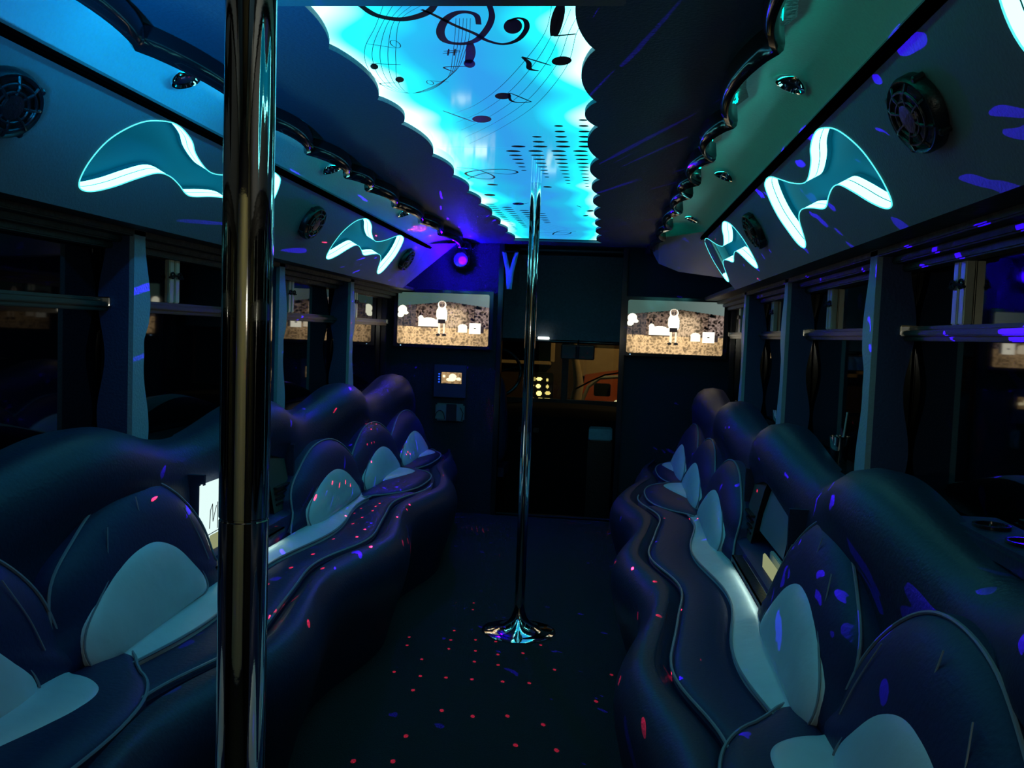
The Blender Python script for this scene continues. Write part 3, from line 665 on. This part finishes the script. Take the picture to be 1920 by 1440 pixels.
def lamp(name, typ, loc, c, e, **k):
    d = bpy.data.lights.new(name, typ); d.color = c; d.energy = e
    for a, b in k.items(): setattr(d, a, b)
    o = bpy.data.objects.new(name, d); COL.objects.link(o); o.location = loc; return o
lamp('laser_wash', 'POINT', (LP.x, LP.y-.06, LP.z), (.02,.0,1), 20, shadow_soft_size=.03)
def gobo(name, loc, c, e, kind):
    o = lamp(name, 'POINT', loc, (1,1,1), e, shadow_soft_size=.0)
    d = o.data; d.use_nodes = True; nt = d.node_tree; N = nt.nodes; K = nt.links
    em = next(n for n in N if n.type == 'EMISSION'); em.inputs[0].default_value = (*c, 1)
    g = N.new('ShaderNodeNewGeometry'); 
    def vm(op, a, b=None, sc=None):
        n = N.new('ShaderNodeVectorMath'); n.operation = op
        for i, x in enumerate((a, b)):
            if x is None: continue
            if isinstance(x, tuple): n.inputs[i].default_value = x
            else: K.new(x, n.inputs[i])
        if sc is not None: n.inputs['Scale'].default_value = sc
        return n
    def mt(op, a, b=None):
        n = N.new('ShaderNodeMath'); n.operation = op
        for i, x in enumerate((a, b)):
            if x is None: continue
            if isinstance(x, (int, float)): n.inputs[i].default_value = x
            else: K.new(x, n.inputs[i])
        return n.outputs[0]
    dirv = g.outputs['Normal']
    def cone(tgt, deg):
        d = (Vector(tgt)-Vector(loc)).normalized()
        return mt('GREATER_THAN', vm('DOT_PRODUCT', dirv, tuple(d)).outputs['Value'], math.cos(math.radians(deg)))
    if kind == 'grid':
        s = vm('SCALE', dirv, sc=34).outputs[0]
        ax = (Vector((.08,2.75,0))-Vector(loc)).normalized(); e1 = Vector((1,0,0)); e1 = (e1-ax*e1.dot(ax)).normalized(); e2 = ax.cross(e1)
        dt = lambda q: vm('DOT_PRODUCT', dirv, tuple(q)).outputs['Value']
        cb = N.new('ShaderNodeCombineXYZ'); w = dt(ax)
        K.new(mt('DIVIDE', dt(e1), mt('MULTIPLY', w, .031)), cb.inputs[0]); K.new(mt('DIVIDE', dt(e2), mt('MULTIPLY', w, .024)), cb.inputs[1])
        v = N.new('ShaderNodeTexVoronoi'); v.voronoi_dimensions = '2D'; v.inputs['Scale'].default_value = 1.0; v.inputs['Randomness'].default_value = .35; K.new(cb.outputs[0], v.inputs['Vector'])
        sc_ = N.new('ShaderNodeSeparateColor'); K.new(v.outputs['Color'], sc_.inputs[0]); pick = mt('GREATER_THAN', sc_.outputs[0], .42)
        dot = mt('MULTIPLY', mt('MULTIPLY', mt('LESS_THAN', v.outputs['Distance'], .066), pick), mt('GREATER_THAN', w, .2))
        n2 = N.new('ShaderNodeTexNoise'); n2.inputs['Scale'].default_value = .25; K.new(s, n2.inputs['Vector'])
        keep = mt('MAXIMUM', mt('GREATER_THAN', n2.outputs['Fac'], .66), mt('MAXIMUM', cone((.05,2.62,0), 11), cone((-.52,3.5,.45), 8)))
        f = mt('MULTIPLY', dot, keep)
    else:
        mp = N.new('ShaderNodeMapping'); mp.inputs['Rotation'].default_value = (.6,.5,.4); mp.inputs['Scale'].default_value = (48,150,48); K.new(dirv, mp.inputs['Vector'])
        n1 = N.new('ShaderNodeTexNoise'); n1.inputs['Scale'].default_value = 1.0; n1.inputs['Detail'].default_value = 1.5; K.new(mp.outputs[0], n1.inputs['Vector'])
        wide = mt('MAXIMUM', cone((1.0,1.7,1.7), 9), mt('MAXIMUM', cone((.95,1.5,.8), 7), cone((-1.1,2.6,1.4), 5)))
        f = mt('GREATER_THAN', n1.outputs['Fac'], mt('SUBTRACT', .72, mt('MULTIPLY', wide, .075)))
        n2 = N.new('ShaderNodeTexNoise'); n2.inputs['Scale'].default_value = 3; K.new(dirv, n2.inputs['Vector'])
        f = mt('MULTIPLY', f, mt('MAXIMUM', wide, mt('GREATER_THAN', n2.outputs['Fac'], .45)))
    K.new(f, em.inputs[1])
    return o
gobo('laser_red', (LP.x, LP.y-.07, LP.z), (1,.02,.08), 3500, 'grid')
gobo('laser_blue', (LP.x, LP.y-.07, LP.z-.01), (.03,.0,1), 900, 'streak')

# ================================================================= CAB, WINDSCREEN, OUTSIDE
r = empty('roller_blind', (0, 7.15, 1.25), 'dark grey roller blind drawn down over the windscreen top', 'blind')
rows = []
for z in np.linspace(0, .78, 40): rows.append([(x, .012*math.sin(z*26)*(.3+.7*(z < .3))+.004*math.sin(x*9+z*5), z) for x in np.linspace(-.75, .75, 16)])
grid('fabric', rows, mat('blind_fabric', (.16,.19,.23), .8, bump=(50,.5,.3)), r)
MB().tube([(-.75,0,0), (.75,0,0)], .014, 10).make('hem_bar', blackg, r)
MB().tube([(-.78,.02,.735), (.78,.02,.735)], .05, 14).make('roller_tube', black, r)
r = empty('dome_lamp', (-.15, 7.13, 1.262), 'small bright white rectangular lamp under the roller blind', 'lamp')
box('lens', (-.045,.05,-.01,.01,0,.022), emis('dome_glow', (.9,1,.95), 1.6), r, .004); box('bracket', (-.09,-.046,-.006,.006,.004,.018), black, r, .002)
r = empty('rearview_mirror', (.135, 7.06, 1.12), 'wide interior rearview mirror at the top of the windscreen', 'mirror'); r.rotation_euler.x = math.radians(7)
box('housing', (-.135,.135,-.004,.02,-.008,.112), black, r, .006); mm = box('mirror_glass', (-.125,.125,-.010,-.003,0,.104), mat('mirror', (.8,.85,.9), .03, 1), r, .002)
MB().tube([(0,.02,.06), (0,.05,.11), (0,.09,.135)], .008, 8).make('stem', black, r)
# dash, seats, wheel
r = empty('dashboard', (0, 7.45, .0), 'dark dashboard below the windscreen', 'dashboard')
rows = [[(x, y, z+.03*math.cos(x*2)) for y, z in ((-.30,-.2),(-.30,.45),(-.26,.60),(-.15,.66),(.25,.68))] for x in np.linspace(-1.15, 1.15, 14)]
grid('dash_shell', rows, mat('dash_plastic', (.004,.004,.005), .8, spec=.1), r)
for k, x in enumerate((-.30,-.24,-.18)):
    MB().box(x-.022,x+.022,-.33,-.31,.50,.54,.004).make('button', black, r)
r = empty('driver_seat', (-.62, 6.60, -.2), 'dark driver seat left of the cab doorway', 'seat')
pad('seat_back', [(-.24,.55),(-.24,1.0),(-.18,1.18),(0,1.22),(.18,1.18),(.24,1.0),(.24,.55),(0,.52)], lambda u, v, h: (u, -.02-h, v), .07, navy_roll, r, skirt=.1)
pad('headrest', [(-.12,1.2),(-.11,1.36),(0,1.4),(.11,1.36),(.12,1.2),(0,1.18)], lambda u, v, h: (u, -.02-h, v), .05, navy_roll, r, skirt=.06)
MB().box(-.24,.24,0,.45,.35,.52,.05).make('seat_squab', navy_roll, r); MB().box(-.15,.15,.05,.35,0,.36,.02).make('pedestal', black, r)
r = empty('steering_wheel', (-.52, 7.10, .98), 'dark steering wheel behind the left bulkhead', 'steering wheel')
MB().tube([(.2*math.cos(a), .06*math.sin(a), .19*math.sin(a)) for a in np.linspace(0, 2*PI, 33)[:-1]], .014, 8, closed=True).make('rim', black, r)
for a in (.3, 2.84, 4.71): MB().tube([(0,0,0), (.2*math.cos(a), .06*math.sin(a), .19*math.sin(a))], .010, 6).make('spoke', black, r)
MB().tube([(0,0,0), (0,.18,-.25)], .02, 8).make('column', black, r)
r = empty('step_box', (.345, 6.9, -.2), 'dark box with pale blue lid inside the cab doorway', 'box')
box('body', (-.095,.095,-.1,.1,0,.70), black, r, .01); box('lid', (-.09,.09,-.112,.09,.70,.79), mat('pale_blue_plastic', (.22,.34,.40), .5, bump=(20,.5,.2)), r, .008)
V, F = plate([[(-1.25,-.2),(1.25,-.2),(1.25,2.0),(-1.25,2.0)], [(-1.08,.72),(1.08,.72),(1.08,1.95),(-1.08,1.95)]], .04)
w = new('wall_cab', [(v.x, 8.0+v.z, v.y) for v in V], F, black, smooth=False); w['kind'] = 'structure'
g = bpy.data.materials.new('windscreen_glass'); g.use_nodes = True; N = g.node_tree.nodes; N.clear(); mo = N.new('ShaderNodeOutputMaterial'); mx = N.new('ShaderNodeMixShader'); mx.inputs[0].default_value = .06
tr_ = N.new('ShaderNodeBsdfTransparent'); tr_.inputs[0].default_value = (.85,.9,.85,1); gl = N.new('ShaderNodeBsdfGlossy'); gl.inputs['Roughness'].default_value = .02
g.node_tree.links.new(tr_.outputs[0], mx.inputs[1]); g.node_tree.links.new(gl.outputs[0], mx.inputs[2]); g.node_tree.links.new(mx.outputs[0], mo.inputs[0])
rt = empty('window_15', (0, 8.0, .72)); rt['kind'] = 'structure'
box('windscreen_pane', (-1.09,1.09,.0,.006,-.01,1.24), g, rt)
MB().box(-.03,.03,-.02,.02,0,1.23,.004).make('centre_post', black, rt)
w = MB().tube([(.10,-.03,.10),(.22,-.03,.17),(.36,-.03,.24),(.52,-.03,.27)], .008, 6); w.make('wiper_arm', black, rt)
# outside
box('floor', (-8,8,8.2,22,-.75,-.70), asphalt)['kind'] = 'structure'
def L3(name, d, m, lab, cat, b=.02):
    x0, x1, y0, y1, z0, z1 = d; r = empty(name, ((x0+x1)/2, (y0+y1)/2, z0), lab, cat); return r
r = L3('street_wall', (-1.2,.9,11,11.2,-.7,1.6), beige, 'beige lit wall panels across the street, seen through the windscreen', 'wall')
for x0, x1, z0, z1 in ((-1.05,-.27,1.66,2.1), (-.95,-.31,1.62,2.02), (.02,.62,1.50,1.86)): MB().box(x0+.15,x1+.15,-.1,-.04,z0,z1,.01).make('lit_panel', beige, r)
box('wall_face', (-2.2,2.2,0,.1,0,2.6), mat('dark_render', (.05,.03,.015), .8), r)
r = empty('parked_car', (.33, 9.9, -.7), 'orange-red parked car beyond the windscreen', 'car')
rows = [[(x, y, z) for y, z in ((-.3,0),(-.34,.7),(-.30,1.2),(-.15,1.44+.16*math.sin((x+.2)*2)),(.5,1.55+.1*math.sin((x+.2)*2)),(1.0,1.2),(1.1,0))] for x in np.linspace(-.2, .9, 12)]
grid('body', rows, redm, r)
box('side_window', (-.08,.10,-.36,-.33,1.36,1.50), blackg, r, .01)
MB().tube([(-.2,-.4,1.30),(-.14,-.4,1.46),(-.02,-.4,1.56),(.18,-.4,1.58)], .02, 8).make('mirror_stalk', cream, r)
MB().lathe([(0,-.02),(.04,-.02),(.05,.0),(.0,.01)], 16, (.18,-.38,1.28), 'y').make('headlamp', emis('headlamp_glow', (1,.85,.5), 1.0), r)
for x in (.0, .7): MB().lathe([(.0,-.06),(.28,-.06),(.30,-.02),(.30,.06),(0,.06)], 28, (x,-.30,.3), 'y').make('wheel', rubber, r)
r = empty('street_post', (.06, 9.4, -.7), 'curved beige post lit by street light beyond the windscreen', 'post')
MB().tube([(0,0,0),(.0,0,1.30),(.03,0,1.48),(.01,0,1.62),(-.03,0,1.80),(-.05,0,2.3)], [.06,.06,.055,.045,.04,.03], 12).make('post_body', beige, r)
r = empty('lit_shop_sign', (-.37, 10.2, -.76), 'bright yellow lit grid of small lamps low in the windscreen', 'sign')
box('board', (-.14,.14,.01,.05,1.25,1.62), black, r, .01)
ylamps = [emis('yellow_lamp', (1,.72,.22), q) for q in (.5,1.3,3)]
for i in range(4):
    for j in range(3):
        MB().box(-.12+j*.08+.02*math.sin(i*7+j*3),-.068+j*.085+.02*math.sin(i*5+j),-.01,.01,1.28+i*.08+.01*math.sin(j*4+i),1.325+i*.08,.012).make('sign_lamp', ylamps[(i*3+j*5) % 3], r)
MB().tube([(0,.03,0),(0,.03,1.26)], .03, 8).make('sign_post', black, r)
lamp('street_light', 'POINT', (1.2, 9.0, 3.2), (1,.62,.25), 95, shadow_soft_size=.1)

# chrome tumblers on the right ledge
for (x, y), lab in (((1.145, 4.21), 'farther chrome drink cup with a straw on right window ledge'), ((1.13, 3.09), 'nearer chrome drink cup with spoon on right window ledge')):
    r = empty('drink_cup', (x+.03, y, .906), lab, 'cup', 'chrome drink cups on the right window ledge')
    MB().lathe([(0,0),(.026,0),(.029,.03),(.033,.085),(.036,.088),(.033,.088),(.028,.02),(0,.015)], 24).make('cup_body', chrome, r)
    MB().tube([(0,0,.02),(.012,.0,.09),(.02,.0,.17)], .003, 6).make('straw', cream, r)

# ================================================================= REAR OF THE BUS (behind the camera)
MB().box(-1.05,1.05,YB,YB+.02,.05,1.75,.006).make('trim_13', mat('rear_panel_vinyl', (.50,.46,.26), .6, bump=(3,.2,.4)))['kind'] = 'structure'
r = empty('hand_torch', (.372, -.10, 1.335), 'small bright torch held beside the camera', 'torch')
MB().lathe([(0,0),(.014,0),(.014,.004),(0,.005)], 20, (0,0,0), 'y').make('torch_led', emis('torch_led', (1,.95,.75), 60), r)
MB().lathe([(.017,-.05),(.017,.003),(.0155,.004),(.0155,-.002),(0,-.002)], 20, (0,0,0), 'y').make('torch_body', black, r)

lamp('torch_beam', 'POINT', (.372, -.085, 1.335), (1,.98,.80), 4, shadow_soft_size=.006)
l = lamp('rear_wall_fill', 'SPOT', (.35, -.55, 1.80), (1,.90,.50), 9, shadow_soft_size=.05, spot_size=math.radians(120), spot_blend=1)  # unseen spot, added to warm the rear panel that the pole reflects
l.rotation_euler = (math.radians(-60), 0, 0)
P0 = Vector((-.46, .70, 1.30))
l = lamp('blue_ceiling_fill', 'SPOT', P0, (0,.36,1), 150, shadow_soft_size=.04, spot_size=math.radians(54), spot_blend=1)  # unseen spot without a fixture, added to turn the left ceiling board blue
l.rotation_euler = (Vector((-.46, 1.85, 1.93))-P0).to_track_quat('-Z', 'Y').to_euler()
